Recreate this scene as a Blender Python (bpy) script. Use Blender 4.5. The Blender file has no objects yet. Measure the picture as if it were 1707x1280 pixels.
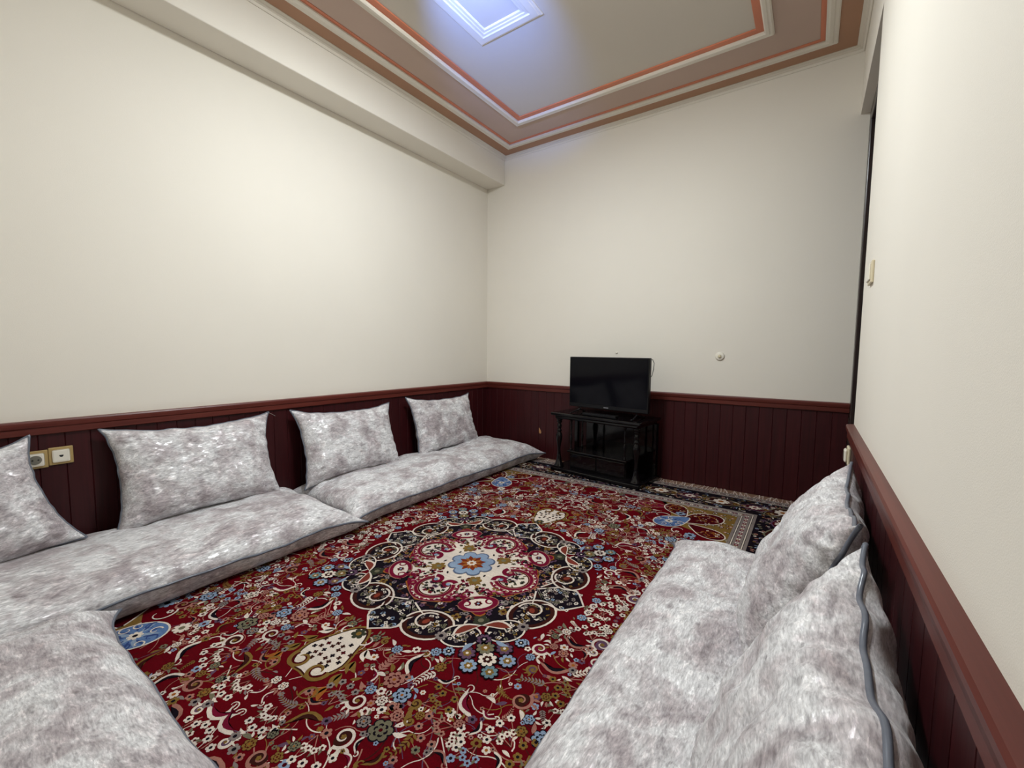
import bpy, bmesh, math, random
from mathutils import Vector, Matrix, noise

PI = math.pi
SC = bpy.context.scene
COL = SC.collection

# ------------------------------------------------------------------ camera
XL, XR, YB, YN = -2.964, 0.186, 3.741, -0.50      # side walls, back wall, near wall (metres)
ZC, ZW, ZB = 3.109, 0.754, 2.829                  # ceiling, wainscot top, beam soffit
BEAM = 0.23                                       # beam depth out of the left wall
YD, ZD = 2.635, 2.677                             # door opening: near jamb, lintel height

cam = bpy.data.cameras.new('camera')
camo = bpy.data.objects.new('camera', cam)
COL.objects.link(camo)
SC.camera = camo
F_PX, YAW, PITCH, ROLL = 710.4, 0.6111, -0.0783, 0.0078
fwd = Vector((-math.sin(YAW) * math.cos(PITCH), math.cos(YAW) * math.cos(PITCH), math.sin(PITCH)))
rgt = Vector((math.cos(YAW), math.sin(YAW), 0))
upv = rgt.cross(fwd)
r2 = rgt * math.cos(ROLL) + upv * math.sin(ROLL)
u2 = upv * math.cos(ROLL) - rgt * math.sin(ROLL)
m = Matrix((r2, u2, -fwd)).transposed().to_4x4()
m.translation = Vector((0, 0, 1.10))
camo.matrix_world = m
cam.sensor_width = 36.0
cam.lens = F_PX / 1707.0 * 36.0
cam.clip_start = 0.02

# ------------------------------------------------------------------ world, view
w = bpy.data.worlds.new('world')
SC.world = w
w.use_nodes = True
w.node_tree.nodes['Background'].inputs[0].default_value = (0.55, 0.6, 0.7, 1)
w.node_tree.nodes['Background'].inputs[1].default_value = 0.15
SC.view_settings.view_transform = 'Standard'
SC.view_settings.look = 'None'
SC.view_settings.gamma = 1.0
SC.view_settings.use_curve_mapping = False
SC.view_settings.exposure = 0.0
LAMP = Vector((-1.30, 1.58, 3.05))                # ceiling lamp, just above the frame
LAMP_DEPTH, HP_ = 0.045, math.pi / 2
BULB_POWER = 139.0                                 # emission strength of each globe
BLUE_POWER = 180.0                                 # watts of the added bluish spot
BLUE_AT = Vector((-1.33, 1.17, 2.56))             # added unseen spot, aimed to tint the ceiling panel blue


# ------------------------------------------------------------------ helpers
def lin(r, g, b):
    f = lambda c: (c / 255 / 12.92) if c <= 10 else ((c / 255 + 0.055) / 1.055) ** 2.4
    return (f(r), f(g), f(b), 1.0)


def obj(name, me, mat=None, parent=None, loc=None, smooth=False):
    if isinstance(me, bmesh.types.BMesh):
        bm = me
        me = bpy.data.meshes.new(name)
        bm.to_mesh(me)
        bm.free()
    if mat is not None and not me.materials:
        me.materials.append(mat)
    if smooth:
        me.polygons.foreach_set('use_smooth', [True] * len(me.polygons))
    o = bpy.data.objects.new(name, me)
    COL.objects.link(o)
    if parent:
        o.parent = parent
    if loc is not None:
        o.location = loc
    return o


def thing(name, label, cat, loc=(0, 0, 0), rot=(0, 0, 0), group=None):
    o = bpy.data.objects.new(name, None)
    o.empty_display_size = 0.1
    COL.objects.link(o)
    o.location = loc
    o.rotation_euler = rot
    o['label'] = label
    o['category'] = cat
    if group:
        o['group'] = group
    return o


def struct(o, label, cat):
    o['kind'] = 'structure'
    o['label'] = label
    o['category'] = cat
    return o


def box(bm, x0, x1, y0, y1, z0, z1, bev=0.0, seg=2):
    vs = [bm.verts.new((x, y, z)) for x in (x0, x1) for y in (y0, y1) for z in (z0, z1)]
    fs = [bm.faces.new([vs[i] for i in q]) for q in
          ((0, 1, 3, 2), (4, 6, 7, 5), (0, 4, 5, 1), (2, 3, 7, 6), (0, 2, 6, 4), (1, 5, 7, 3))]
    if bev > 0:
        es = list({e for f in fs for e in f.edges})
        bmesh.ops.bevel(bm, geom=es, offset=bev, segments=seg, profile=0.5, affect='EDGES')
    return bm


def nbox(x0, x1, y0, y1, z0, z1, bev=0.0, seg=2):
    return box(bmesh.new(), x0, x1, y0, y1, z0, z1, bev, seg)


def lathe(prof, n=24, cx=0, cy=0, bm=None):
    """prof = [(r, z)...] around the z axis"""
    bm = bm or bmesh.new()
    rings = []
    for r, z in prof:
        rings.append([bm.verts.new((cx + r * math.cos(2 * PI * k / n), cy + r * math.sin(2 * PI * k / n), z)) for k in range(n)])
    for a, b in zip(rings, rings[1:]):
        for k in range(n):
            bm.faces.new((a[k], a[(k + 1) % n], b[(k + 1) % n], b[k]))
    bm.faces.new(rings[0][::-1])
    bm.faces.new(rings[-1])
    return bm


def tube(pts, r, n=8, closed=False, bm=None):
    bm = bm or bmesh.new()
    pts = [Vector(p) for p in pts]
    N = len(pts)
    rings = []
    ref = None
    for i, p in enumerate(pts):
        if closed:
            t = (pts[(i + 1) % N] - pts[i - 1]).normalized()
        else:
            t = (pts[min(i + 1, N - 1)] - pts[max(i - 1, 0)]).normalized()
        if ref is None:
            ref = Vector((0, 0, 1)) if abs(t.z) < 0.9 else Vector((1, 0, 0))
        a = t.cross(ref)
        if a.length < 1e-5:
            a = t.orthogonal()
        a.normalize()
        b = a.cross(t).normalized()
        ref = b
        rings.append([bm.verts.new(p + (a * math.cos(2 * PI * k / n) + b * math.sin(2 * PI * k / n)) * r) for k in range(n)])
    for i in range(N if closed else N - 1):
        a, b = rings[i], rings[(i + 1) % N]
        if closed and i == N - 1:      # best-match offset where the loop meets itself
            off = min(range(n), key=lambda o: (a[0].co - b[o].co).length)
            b = b[off:] + b[:off]
        for k in range(n):
            bm.faces.new((a[k], a[(k + 1) % n], b[(k + 1) % n], b[k]))
    if not closed:
        bm.faces.new(rings[0][::-1])
        bm.faces.new(rings[-1])
    return bm


def prism(prof, axis, a0, a1, bm=None):
    """extrude a closed 2-D profile [(p, z)...] along x or y"""
    bm = bm or bmesh.new()
    mk = (lambda s, p, z: (s, p, z)) if axis == 'x' else (lambda s, p, z: (p, s, z))
    A = [bm.verts.new(mk(a0, p, z)) for p, z in prof]
    B = [bm.verts.new(mk(a1, p, z)) for p, z in prof]
    n = len(prof)
    for k in range(n):
        bm.faces.new((A[k], A[(k + 1) % n], B[(k + 1) % n], B[k]))
    bm.faces.new(A[::-1])
    bm.faces.new(B)
    bmesh.ops.recalc_face_normals(bm, faces=bm.faces)
    return bm


# ------------------------------------------------------------------ materials
class NT:
    def __init__(s, name):
        s.m = bpy.data.materials.new(name)
        s.m.use_nodes = True
        s.t = s.m.node_tree
        s.b = s.t.nodes['Principled BSDF']

    def n(s, typ, **kw):
        x = s.t.nodes.new(typ)
        for k, v in kw.items():
            if k in x.inputs:
                x.inputs[k].default_value = v
            else:
                setattr(x, k, v)
        return x

    def l(s, a, b):
        s.t.links.new(a, b)

    def ramp(s, fac, stops, interp='LINEAR'):
        r = s.n('ShaderNodeValToRGB')
        r.color_ramp.interpolation = interp
        e = r.color_ramp.elements
        while len(e) < len(stops):
            e.new(0.5)
        for q, (p, c) in zip(e, stops):
            q.position = p
            q.color = c
        s.l(fac, r.inputs[0])
        return r.outputs[0]

    def mix(s, fac, a, b, typ='MIX'):
        x = s.n('ShaderNodeMix', data_type='RGBA', blend_type=typ)
        for sock, v in ((x.inputs[0], fac), (x.inputs[6], a), (x.inputs[7], b)):
            if hasattr(v, 'is_linked'):
                s.l(v, sock)
            else:
                sock.default_value = v
        return x.outputs[2]

    def bump(s, h, strength, dist=0.01):
        b = s.n('ShaderNodeBump', Strength=strength, Distance=dist)
        s.l(h, b.inputs['Height'])
        s.l(b.outputs[0], s.b.inputs['Normal'])


def simple(name, c, rough=0.5, metal=0.0, bump=0.0, bscale=200, var=0.0, vscale=3.0, coat=0.0, spec=0.5):
    t = NT(name)
    t.b.inputs['Roughness'].default_value = rough
    t.b.inputs['Metallic'].default_value = metal
    t.b.inputs['Coat Weight'].default_value = coat
    t.b.inputs['Coat Roughness'].default_value = 0.12
    t.b.inputs['Specular IOR Level'].default_value = spec
    tc = t.n('ShaderNodeTexCoord')
    nz = t.n('ShaderNodeTexNoise', Scale=vscale, Detail=4.0)
    t.l(tc.outputs['Object'], nz.inputs['Vector'])
    d = tuple(x * (1 - var) for x in c[:3]) + (1,)
    e = tuple(min(1, x * (1 + var)) for x in c[:3]) + (1,)
    t.l(t.ramp(nz.outputs['Fac'], [(0.3, d), (0.7, e)]), t.b.inputs['Base Color'])
    if bump:
        n2 = t.n('ShaderNodeTexNoise', Scale=bscale, Detail=3.0)
        t.l(tc.outputs['Object'], n2.inputs['Vector'])
        t.bump(n2.outputs['Fac'], bump, 0.004)
    return t.m


def wood(name, dark, mid, rough, axis, scale=1.0, coat=0.06):
    """grain stretched along the given local axis"""
    t = NT(name)
    tc = t.n('ShaderNodeTexCoord')
    oi = t.n('ShaderNodeObjectInfo')
    mp = t.n('ShaderNodeMapping')
    sc = {'x': (1.2, 30, 30), 'y': (30, 1.2, 30), 'z': (30, 30, 1.2)}[axis]
    mp.inputs['Scale'].default_value = [q * scale for q in sc]
    va = t.n('ShaderNodeVectorMath', operation='ADD')
    vm = t.n('ShaderNodeVectorMath', operation='SCALE')
    vm.inputs['Scale'].default_value = 7.0
    cx = t.n('ShaderNodeCombineXYZ')
    for k in range(3):
        t.l(oi.outputs['Random'], cx.inputs[k])
    t.l(cx.outputs[0], vm.inputs[0])
    t.l(tc.outputs['Object'], va.inputs[0])
    t.l(vm.outputs[0], va.inputs[1])
    t.l(va.outputs[0], mp.inputs[0])
    nz = t.n('ShaderNodeTexNoise', Scale=2.0, Detail=6.0, Roughness=0.6, Distortion=0.3)
    t.l(mp.outputs[0], nz.inputs['Vector'])
    c = t.ramp(nz.outputs['Fac'], [(0.3, dark), (0.7, mid)])
    hv = t.n('ShaderNodeHueSaturation')
    mr = t.n('ShaderNodeMapRange')
    mr.inputs['To Min'].default_value = 0.94
    mr.inputs['To Max'].default_value = 1.06
    t.l(oi.outputs['Random'], mr.inputs['Value'])
    t.l(mr.outputs[0], hv.inputs['Value'])
    t.l(c, hv.inputs['Color'])
    t.l(hv.outputs[0], t.b.inputs['Base Color'])
    t.b.inputs['Roughness'].default_value = rough
    t.b.inputs['Coat Weight'].default_value = coat
    t.b.inputs['Coat Roughness'].default_value = 0.25
    t.b.inputs['Specular IOR Level'].default_value = 0.3
    t.bump(nz.outputs['Fac'], 0.12, 0.003)
    return t.m


def velvet(name):
    """silver crushed velvet with mauve patches and foil-like streaks, their highlights lightened in the colour"""
    t = NT(name)
    tc = t.n('ShaderNodeTexCoord')
    oi = t.n('ShaderNodeObjectInfo')
    cx = t.n('ShaderNodeCombineXYZ')
    for k in range(3):
        t.l(oi.outputs['Random'], cx.inputs[k])
    vm = t.n('ShaderNodeVectorMath', operation='SCALE')
    vm.inputs['Scale'].default_value = 11.0
    t.l(cx.outputs[0], vm.inputs[0])
    va = t.n('ShaderNodeVectorMath', operation='ADD')
    t.l(tc.outputs['Object'], va.inputs[0])
    t.l(vm.outputs[0], va.inputs[1])
    big = t.n('ShaderNodeTexNoise', Scale=8.0, Detail=4.0, Roughness=0.6, Distortion=0.3)
    t.l(va.outputs[0], big.inputs['Vector'])

    def strokes(rot, sc, dist):
        mp = t.n('ShaderNodeMapping')
        mp.inputs['Rotation'].default_value = rot
        mp.inputs['Scale'].default_value = sc
        t.l(va.outputs[0], mp.inputs[0])
        nz = t.n('ShaderNodeTexNoise', Scale=1.0, Detail=4.0, Roughness=0.62, Distortion=dist)
        t.l(mp.outputs[0], nz.inputs['Vector'])
        return nz.outputs['Fac']

    s1 = strokes((0.35, 0.5, 0.55), (20, 58, 58), 0.6)
    s2 = strokes((-0.5, -0.4, -0.85), (24, 66, 66), 0.6)
    md = t.n('ShaderNodeTexNoise', Scale=16.0, Detail=3.0, Roughness=0.6)
    t.l(va.outputs[0], md.inputs['Vector'])
    mk = t.ramp(md.outputs['Fac'], [(0.44, (0, 0, 0, 1)), (0.56, (1, 1, 1, 1))])
    st = t.mix(mk, s1, s2)
    c1 = t.ramp(big.outputs['Fac'], [(0.36, (0.37, 0.325, 0.338, 1)), (0.46, (0.51, 0.475, 0.488, 1)), (0.57, (0.66, 0.655, 0.665, 1))])
    k = t.ramp(st, [(0.33, (0.52, 0.50, 0.51, 1)), (0.42, (0.78, 0.775, 0.78, 1)), (0.49, (0.97, 0.97, 0.97, 1)), (0.555, (1.0, 1.0, 1.0, 1)), (0.60, (1.35, 1.35, 1.35, 1)), (0.68, (1.55, 1.55, 1.55, 1))])  # brightest stops paint the strokes' highlights into the base colour
    c = t.mix(0.9, c1, k, 'MULTIPLY')
    s3 = strokes((0.2, 0.3, 0.4), (55, 230, 230), 0.2)
    c = t.mix(1.0, c, t.ramp(s3, [(0.36, (0.74, 0.73, 0.74, 1)), (0.50, (1.0, 1.0, 1.0, 1)), (0.64, (1.2, 1.2, 1.2, 1))]), 'MULTIPLY')
    t.l(c, t.b.inputs['Base Color'])
    t.l(t.ramp(st, [(0.50, (0.62,) * 3 + (1,)), (0.64, (0.36,) * 3 + (1,))]), t.b.inputs['Roughness'])
    t.l(t.ramp(st, [(0.56, (0.0,) * 3 + (1,)), (0.66, (0.35,) * 3 + (1,))]), t.b.inputs['Metallic'])
    t.b.inputs['Sheen Weight'].default_value = 0.2
    t.b.inputs['Sheen Roughness'].default_value = 0.4
    t.b.inputs['Specular IOR Level'].default_value = 0.6
    t.bump(st, 0.28, 0.004)
    return t.m


M = {}
M['wall'] = simple('cream_wallpaper', (0.80, 0.755, 0.67, 1), 0.75, bump=0.12, bscale=420, var=0.012, vscale=2)
M['wall_r'] = M['wall']
M['ceil'] = simple('ceiling_plaster', (0.62, 0.57, 0.50, 1), 0.8, bump=0.05, bscale=150, var=0.01)
M['cream'] = simple('cream_moulding_paint', (0.74, 0.69, 0.60, 1), 0.55, var=0.02)
M['brown'] = simple('brown_band_paint', lin(170, 128, 100), 0.6, var=0.05)
M['mauve'] = simple('mauve_band_paint', lin(188, 164, 150), 0.65, var=0.03)
M['orange'] = simple('orange_line_paint', lin(206, 124, 92), 0.5, var=0.05)
M['plank'] = wood('mahogany_plank', lin(46, 10, 14), lin(62, 16, 20), 0.45, 'z', 1.0)
M['rail_x'] = wood('mahogany_rail_x', lin(78, 30, 24), lin(102, 46, 38), 0.38, 'x', 0.6)
M['rail_y'] = wood('mahogany_rail_y', lin(78, 30, 24), lin(102, 46, 38), 0.38, 'y', 0.6)
M['door'] = wood('dark_door_wood', lin(34, 24, 24), lin(52, 38, 36), 0.3, 'z', 0.6, 0.5)
M['velvet'] = velvet('crushed_velvet')
M['piping'] = simple('satin_piping', lin(96, 101, 112), 0.3, var=0.08, vscale=40)
M['black'] = simple('black_lacquer', (0.004, 0.0035, 0.004, 1), 0.07, var=0.2, coat=0.0, spec=0.33)
M['tvplastic'] = simple('tv_black_plastic', (0.006, 0.006, 0.007, 1), 0.3, var=0.1, spec=0.25)
M['screen'] = simple('tv_screen_glass', (0.003, 0.003, 0.005, 1), 0.10, var=0.1, spec=0.16)
M['logo'] = simple('tv_logo_silver', (0.35, 0.35, 0.37, 1), 0.3, 0.6)
M['gold'] = simple('gold_socket_frame', lin(176, 150, 98), 0.4, 0.15, var=0.05)
M['white'] = simple('white_socket_plastic', lin(232, 226, 212), 0.4, var=0.02)
M['ivory'] = simple('ivory_switch_plastic', lin(214, 202, 172), 0.45, var=0.02)
M['grey'] = simple('socket_well_grey', lin(120, 116, 104), 0.5)
M['hole'] = simple('socket_hole_dark', (0.01, 0.01, 0.01, 1), 0.6)
M['chip'] = simple('bare_wood_chip', lin(176, 128, 84), 0.7, var=0.1, vscale=60)
M['metal'] = simple('lamp_brass', lin(180, 150, 90), 0.3, 0.9)
M['floor'] = simple('floor_screed', lin(120, 90, 70), 0.7, var=0.08)
M['thread'] = simple('loose_thread', lin(150, 145, 140), 0.7)


def emis(name, col, power):
    t = NT(name)
    e = t.n('ShaderNodeEmission', Strength=power)
    e.inputs[0].default_value = col
    t.l(e.outputs[0], t.t.nodes['Material Output'].inputs[0])
    return t.m


M['bulb'] = emis('lamp_globe_glow', (0.93, 0.985, 1.0, 1), BULB_POWER)
M['bluebulb'] = emis('added_blue_glow', (0.45, 0.55, 1.0, 1), 6.0)  # glow colour meant for the added blue spot

# ------------------------------------------------------------------ room shell
T = 0.25
fl = struct(obj('floor', nbox(XL - T, XR + 1.2, YN - T, YB + T, -0.15, 0.0), M['floor']), 'bare floor under the carpet', 'floor')
wl = struct(obj('wall_left', nbox(XL - T, XL, YN - T, YB + T, 0, ZC + 0.1), M['wall']), 'long cream wall with mahogany planks behind the cushions and a beam along its top', 'wall')
wb = struct(obj('wall_back', nbox(XL - T, XR + 1.2, YB, YB + T, 0, ZC + 0.1), M['wall']), 'cream end wall with mahogany planks behind the television', 'wall')
wn = struct(obj('wall_near', nbox(XL - T, XR + 1.2, YN - T, YN, 0, ZC + 0.1), M['wall']), 'cream wall facing the television wall', 'wall')
bm = bmesh.new()
RT = 0.30                                                        # thickness of the right wall
box(bm, XR, XR + RT, YN, YD, 0, ZC + 0.1)
box(bm, XR, XR + RT, YD, YB, ZD, ZC + 0.1)
wr = struct(obj('wall_right', bm, M['wall_r']), 'cream wall with the door opening, mahogany planks along its foot', 'wall')
ce = struct(obj('ceiling', nbox(XL - T, XR + 1.2, YN - T, YB + T, ZC, ZC + 0.15), M['ceil']), 'tray-painted ceiling with stepped coloured bands', 'ceiling')
be = struct(obj('beam', nbox(XL, XL + BEAM, YN, YB, ZB, ZC, 0.006, 2), M['wall']), 'cream boxed beam running along the top of the long wall', 'beam')

# ceiling bands: rings following the room outline, mitred at the corners
RX0, RX1, RY0, RY1 = XL + BEAM, XR, YN, YB


def ring(prof, name, mat):
    """prof = [(offset from the walls, z)...] open profile swept round the room outline"""
    bm = bmesh.new()
    loops = []
    for d, z in prof:
        loops.append([bm.verts.new(c) for c in ((RX0 + d, RY0 + d, z), (RX1 - d, RY0 + d, z), (RX1 - d, RY1 - d, z), (RX0 + d, RY1 - d, z))])
    for a, b in zip(loops, loops[1:]):
        for k in range(4):
            bm.faces.new((a[k], a[(k + 1) % 4], b[(k + 1) % 4], b[k]))
    bmesh.ops.recalc_face_normals(bm, faces=bm.faces)
    return obj(name, bm, mat, ce)


def slab(d0, d1, drop, ch=0.004):
    return [(d0, ZC), (d0, ZC - drop + ch), (d0 + ch, ZC - drop), (d1 - ch, ZC - drop), (d1, ZC - drop + ch), (d1, ZC)]


ring([(0.0, ZC), (0.0, ZC - 0.034), (0.006, ZC - 0.036), (0.010, ZC - 0.030), (0.014, ZC - 0.022), (0.022, ZC - 0.021), (0.026, ZC - 0.013), (0.045, ZC - 0.008), (0.045, ZC)], 'cornice_moulding', M['cream'])
ring(slab(0.045, 0.148, 0.005, 0.001), 'painted_band', M['brown'])
ring([(0.148, ZC), (0.148, ZC - 0.010), (0.156, ZC - 0.016), (0.172, ZC - 0.014), (0.178, ZC - 0.020), (0.196, ZC - 0.022), (0.205, ZC - 0.018), (0.216, ZC - 0.016), (0.216, ZC)], 'raised_moulding', M['cream'])
ring(slab(0.216, 0.243, 0.007, 0.001), 'painted_line', M['orange'])
ring(slab(0.243, 0.478, 0.004, 0.001), 'painted_band', M['mauve'])
ring([(0.478, ZC), (0.478, ZC - 0.016), (0.486, ZC - 0.024), (0.500, ZC - 0.020), (0.506, ZC - 0.026), (0.522, ZC - 0.026), (0.530, ZC - 0.018), (0.530, ZC)], 'raised_moulding', M['cream'])
ring(slab(0.530, 0.574, 0.008, 0.002), 'painted_line', M['orange'])

# rectangular ceiling panel of stepped mouldings round the lamp
PX0, PX1, PY0, PY1 = -1.885, -1.415, 0.75, 2.315


def panel_ring(prof, name, mat):
    bm = bmesh.new()
    loops = []
    for d, z in prof:
        loops.append([bm.verts.new(c) for c in ((PX0 + d, PY0 + d, z), (PX1 - d, PY0 + d, z), (PX1 - d, PY1 - d, z), (PX0 + d, PY1 - d, z))])
    for a, b in zip(loops, loops[1:]):
        for k in range(4):
            bm.faces.new((a[k], a[(k + 1) % 4], b[(k + 1) % 4], b[k]))
    bmesh.ops.recalc_face_normals(bm, faces=bm.faces)
    return obj(name, bm, mat, ce)


panel_ring([(0, ZC), (0, ZC - 0.008), (0.006, ZC - 0.011), (0.014, ZC - 0.011), (0.018, ZC - 0.016), (0.056, ZC - 0.017), (0.064, ZC - 0.013), (0.078, ZC - 0.012), (0.084, ZC - 0.009), (0.098, ZC - 0.008), (0.104, ZC - 0.004), (0.104, ZC)], 'panel_moulding', M['cream'])

# wainscot: vertical planks and a top rail on each wall
PW, PT, PH = 0.0895, 0.012, ZW - 0.06
_pm = bpy.data.meshes.new('plank')
bm = bmesh.new()
c_, g_ = 0.0024, 0.0002
prof = [(g_, 0), (g_, PT - c_), (g_ + c_, PT), (PW - g_ - c_, PT), (PW - g_, PT - c_), (PW - g_, 0)]
A = [bm.verts.new((x, y, 0.0)) for x, y in prof]
B = [bm.verts.new((x, y, PH)) for x, y in prof]
for k in range(6):
    bm.faces.new((A[k], A[(k + 1) % 6], B[(k + 1) % 6], B[k]))
bm.faces.new(A[::-1])
bm.faces.new(B)
bmesh.ops.recalc_face_normals(bm, faces=bm.faces)
bm.to_mesh(_pm)
bm.free()
_pm.materials.append(M['plank'])


def planks(parent, x, y, dx, dy, length, rz):
    out = []
    n = math.ceil(length / PW - 0.02)
    for k in range(n):
        o = bpy.data.objects.new('plank', _pm)
        COL.objects.link(o)
        o.parent = parent
        o.location = (x + dx * k * PW, y + dy * k * PW, 0.0)
        o.rotation_euler = (0, 0, rz)
        if k == n - 1:
            o.scale.x = (length - k * PW) / PW               # the last plank is cut to fit
        out.append(o)
    return out


pl_left = planks(wl, XL, YB - 0.001, 0, -1, YB - YN, -PI / 2)           # faces +x
pl_back = planks(wb, XR + 0.046, YB, -1, 0, XR + 0.046 - XL, PI)        # faces -y
pl_right = planks(wr, XR, YN + 0.001, 0, 1, YD - YN, PI / 2)            # faces -x
planks(wn, XL, YN, 1, 0, XR - XL, 0)

RP = [(0.0, -0.066), (0.021, -0.066), (0.024, -0.063), (0.024, -0.035), (0.025, -0.033), (0.029, -0.029), (0.031, -0.016), (0.031, -0.006), (0.027, 0.0), (0.0, 0.002)]
bm = prism([(XL + d, ZW + z) for d, z in RP], 'y', YN, YB)
struct(obj('trim_1', bm, M['rail_y']), 'mahogany top rail of the panelling behind the row of four cushions', 'rail')
bm = prism([(YB - d, ZW + z) for d, z in RP], 'x', XL + 0.02, XR + 0.046)
struct(obj('trim_2', bm, M['rail_x']), 'mahogany top rail of the panelling behind the television', 'rail')
bm = prism([(XR - d, ZW + z) for d, z in RP], 'y', YN, YD)
struct(obj('trim_3', bm, M['rail_y']), 'mahogany top rail of the panelling beside the door', 'rail')
bm = prism([(YN + d, ZW + z) for d, z in RP], 'x', XL + 0.03, XR - 0.03)
struct(obj('trim_4', bm, M['rail_x']), 'mahogany top rail of the wall opposite the television', 'rail')

# bare-wood chip and paint speck on the back planks
def chip(x, z, pts):
    o = min(pl_back, key=lambda q: abs((q.location.x - PW / 2) - x))
    bm = bmesh.new()
    lx = o.location.x - x
    f = [bm.verts.new((lx + a, PT + 0.0006, z + b)) for a, b in pts]
    g = [bm.verts.new((lx + a, PT - 0.001, z + b)) for a, b in pts]
    bm.faces.new(f)
    for k in range(len(pts)):
        bm.faces.new((f[k], f[(k + 1) % len(pts)], g[(k + 1) % len(pts)], g[k]))
    bmesh.ops.recalc_face_normals(bm, faces=bm.faces)
    c = obj('chip', bm, M['chip'], o)
    c['label'] = 'pale chip of bare wood'


chip(-2.255, 0.276, [(0.012, 0.030), (0.006, 0.034), (0.002, 0.020), (-0.010, 0.006), (-0.016, -0.012), (-0.010, -0.026), (0.002, -0.028), (0.012, -0.014), (0.014, 0.008)])
chip(-0.68, 0.69, [(-0.004, -0.004), (0.004, -0.004), (0.004, 0.005), (-0.003, 0.005)])

# door in its recess by the back wall
DX = XR + 0.048
dr = bpy.data.objects.new('door_1', None)
COL.objects.link(dr)
dr.location = (DX, (YD + YB) / 2, 0)
struct(dr, 'dark brown wooden door set back in the wall opening', 'door')
hw = (YB - YD) / 2
obj('door_frame', nbox(0, 0.10, hw - 0.075, hw, 0, ZD, 0.006), M['door'], dr)
obj('door_frame', nbox(0, 0.10, -hw, -hw + 0.075, 0, ZD, 0.006), M['door'], dr)
obj('door_frame', nbox(0, 0.10, -hw + 0.075, hw - 0.075, ZD - 0.075, ZD, 0.006), M['door'], dr)
leaf = obj('door_leaf', nbox(0.035, 0.085, -hw + 0.075, hw - 0.075, 0.005, ZD - 0.075, 0.004), M['door'], dr)
for z0, z1 in ((0.2, 0.95), (1.1, 1.95), (2.05, 2.5)):
    for y0, y1 in ((-0.36, -0.03), (0.03, 0.36)):
        obj('raised_panel', nbox(0.022, 0.036, y0, y1, z0, z1, 0.012, 2), M['door'], leaf)
obj('door_handle', tube([(0.035, -0.40, 1.05), (-0.01, -0.40, 1.05), (-0.015, -0.385, 1.05), (-0.015, -0.29, 1.05)], 0.009), M['metal'], leaf, smooth=True)

# ------------------------------------------------------------------ lamp and the added blue spot (just out of the frame)
lp = thing('ceiling_lamp', 'round flush ceiling lamp with a white glowing diffuser above the rug', 'lamp', LAMP)
dz = ZC - LAMP.z
obj('mounting_plate', lathe([(0.002, dz), (0.235, dz), (0.235, dz - 0.020), (0.228, dz - 0.026), (0.222, dz - 0.022), (0.002, dz - 0.022)], 40), M['metal'], lp, smooth=True)
cap = [(0.221 * math.cos(q * HP_ / 8), dz - 0.023 - LAMP_DEPTH * math.sin(q * HP_ / 8)) for q in range(8)] + [(0.002, dz - 0.023 - LAMP_DEPTH)]
obj('diffuser', lathe(cap, 40), M['bulb'], lp, smooth=True)
sl = bpy.data.lights.new('blue_spot_light', 'SPOT')
sl.energy = BLUE_POWER
sl.color = (0.17, 0.33, 1.0)
sl.spot_size = math.radians(45)
sl.spot_blend = 1.0
sl.shadow_soft_size = 0.02
so = bpy.data.objects.new('blue_spot_light', sl)
COL.objects.link(so)
SP = thing('added_blue_spot', 'added bluish spot on a thin rod, for the glow on the ceiling panel', 'lamp', BLUE_AT)  # invented fixture that throws the blue glow on the ceiling panel
so.parent = SP
rod = ZC - BLUE_AT.z - 0.001
obj('rod', tube([(0.0, -0.02, 0.0), (0.0, -0.045, 0.05), (0.0, -0.045, rod - 0.012)], 0.004, 8), M['metal'], SP, smooth=True)
obj('added_spot_cap', lathe([(0.001, rod), (0.03, rod), (0.03, rod - 0.008), (0.01, rod - 0.018), (0.001, rod - 0.018)], 18, 0.0, -0.045), M['metal'], SP, smooth=True)
aim = (Vector((-1.70, 2.16, 3.11)) - BLUE_AT).normalized()
cup = obj('added_spot_cup', lathe([(0.006, -0.045), (0.016, -0.04), (0.022, -0.015), (0.026, -0.006), (0.024, -0.006), (0.004, -0.030)], 18), M['metal'], SP, smooth=True)
cup.rotation_euler = aim.to_track_quat('Z', 'Y').to_euler()
so.rotation_euler = aim.to_track_quat('-Z', 'Y').to_euler()

# ------------------------------------------------------------------ cushions and floor mattresses
def spaced(n, p=0.72):
    out = []
    for k in range(n + 1):
        a = -1 + 2 * k / n
        out.append(math.copysign(1 - (1 - abs(a)) ** (1 / p) if False else abs(math.sin(a * PI / 2)) * 0.75 + abs(a) * 0.25, a))
    return out


def soft_grid(nu, nv, f_top, f_bot):
    """closed soft body from two height sheets sharing their boundary; returns bmesh and the boundary loop"""
    us, vs = spaced(nu), spaced(nv)
    bm = bmesh.new()
    top = [[None] * (nv + 1) for _ in range(nu + 1)]
    bot = [[None] * (nv + 1) for _ in range(nu + 1)]
    for i, u in enumerate(us):
        for j, v in enumerate(vs):
            top[i][j] = bm.verts.new(f_top(u, v))
            edge = i in (0, nu) or j in (0, nv)
            bot[i][j] = top[i][j] if edge else bm.verts.new(f_bot(u, v))
    for i in range(nu):
        for j in range(nv):
            bm.faces.new((top[i][j], top[i + 1][j], top[i + 1][j + 1], top[i][j + 1]))
            bm.faces.new((bot[i][j], bot[i][j + 1], bot[i + 1][j + 1], bot[i + 1][j]))
    loop = [top[i][0].co.copy() for i in range(nu)] + [top[nu][j].co.copy() for j in range(nv)] + \
           [top[i][nv].co.copy() for i in range(nu, 0, -1)] + [top[0][j].co.copy() for j in range(nv, 0, -1)]
    bmesh.ops.recalc_face_normals(bm, faces=bm.faces)
    return bm, loop


def fnoise(x, y, z, sc):
    return noise.noise(Vector((x * sc, y * sc, z * sc)))


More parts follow.
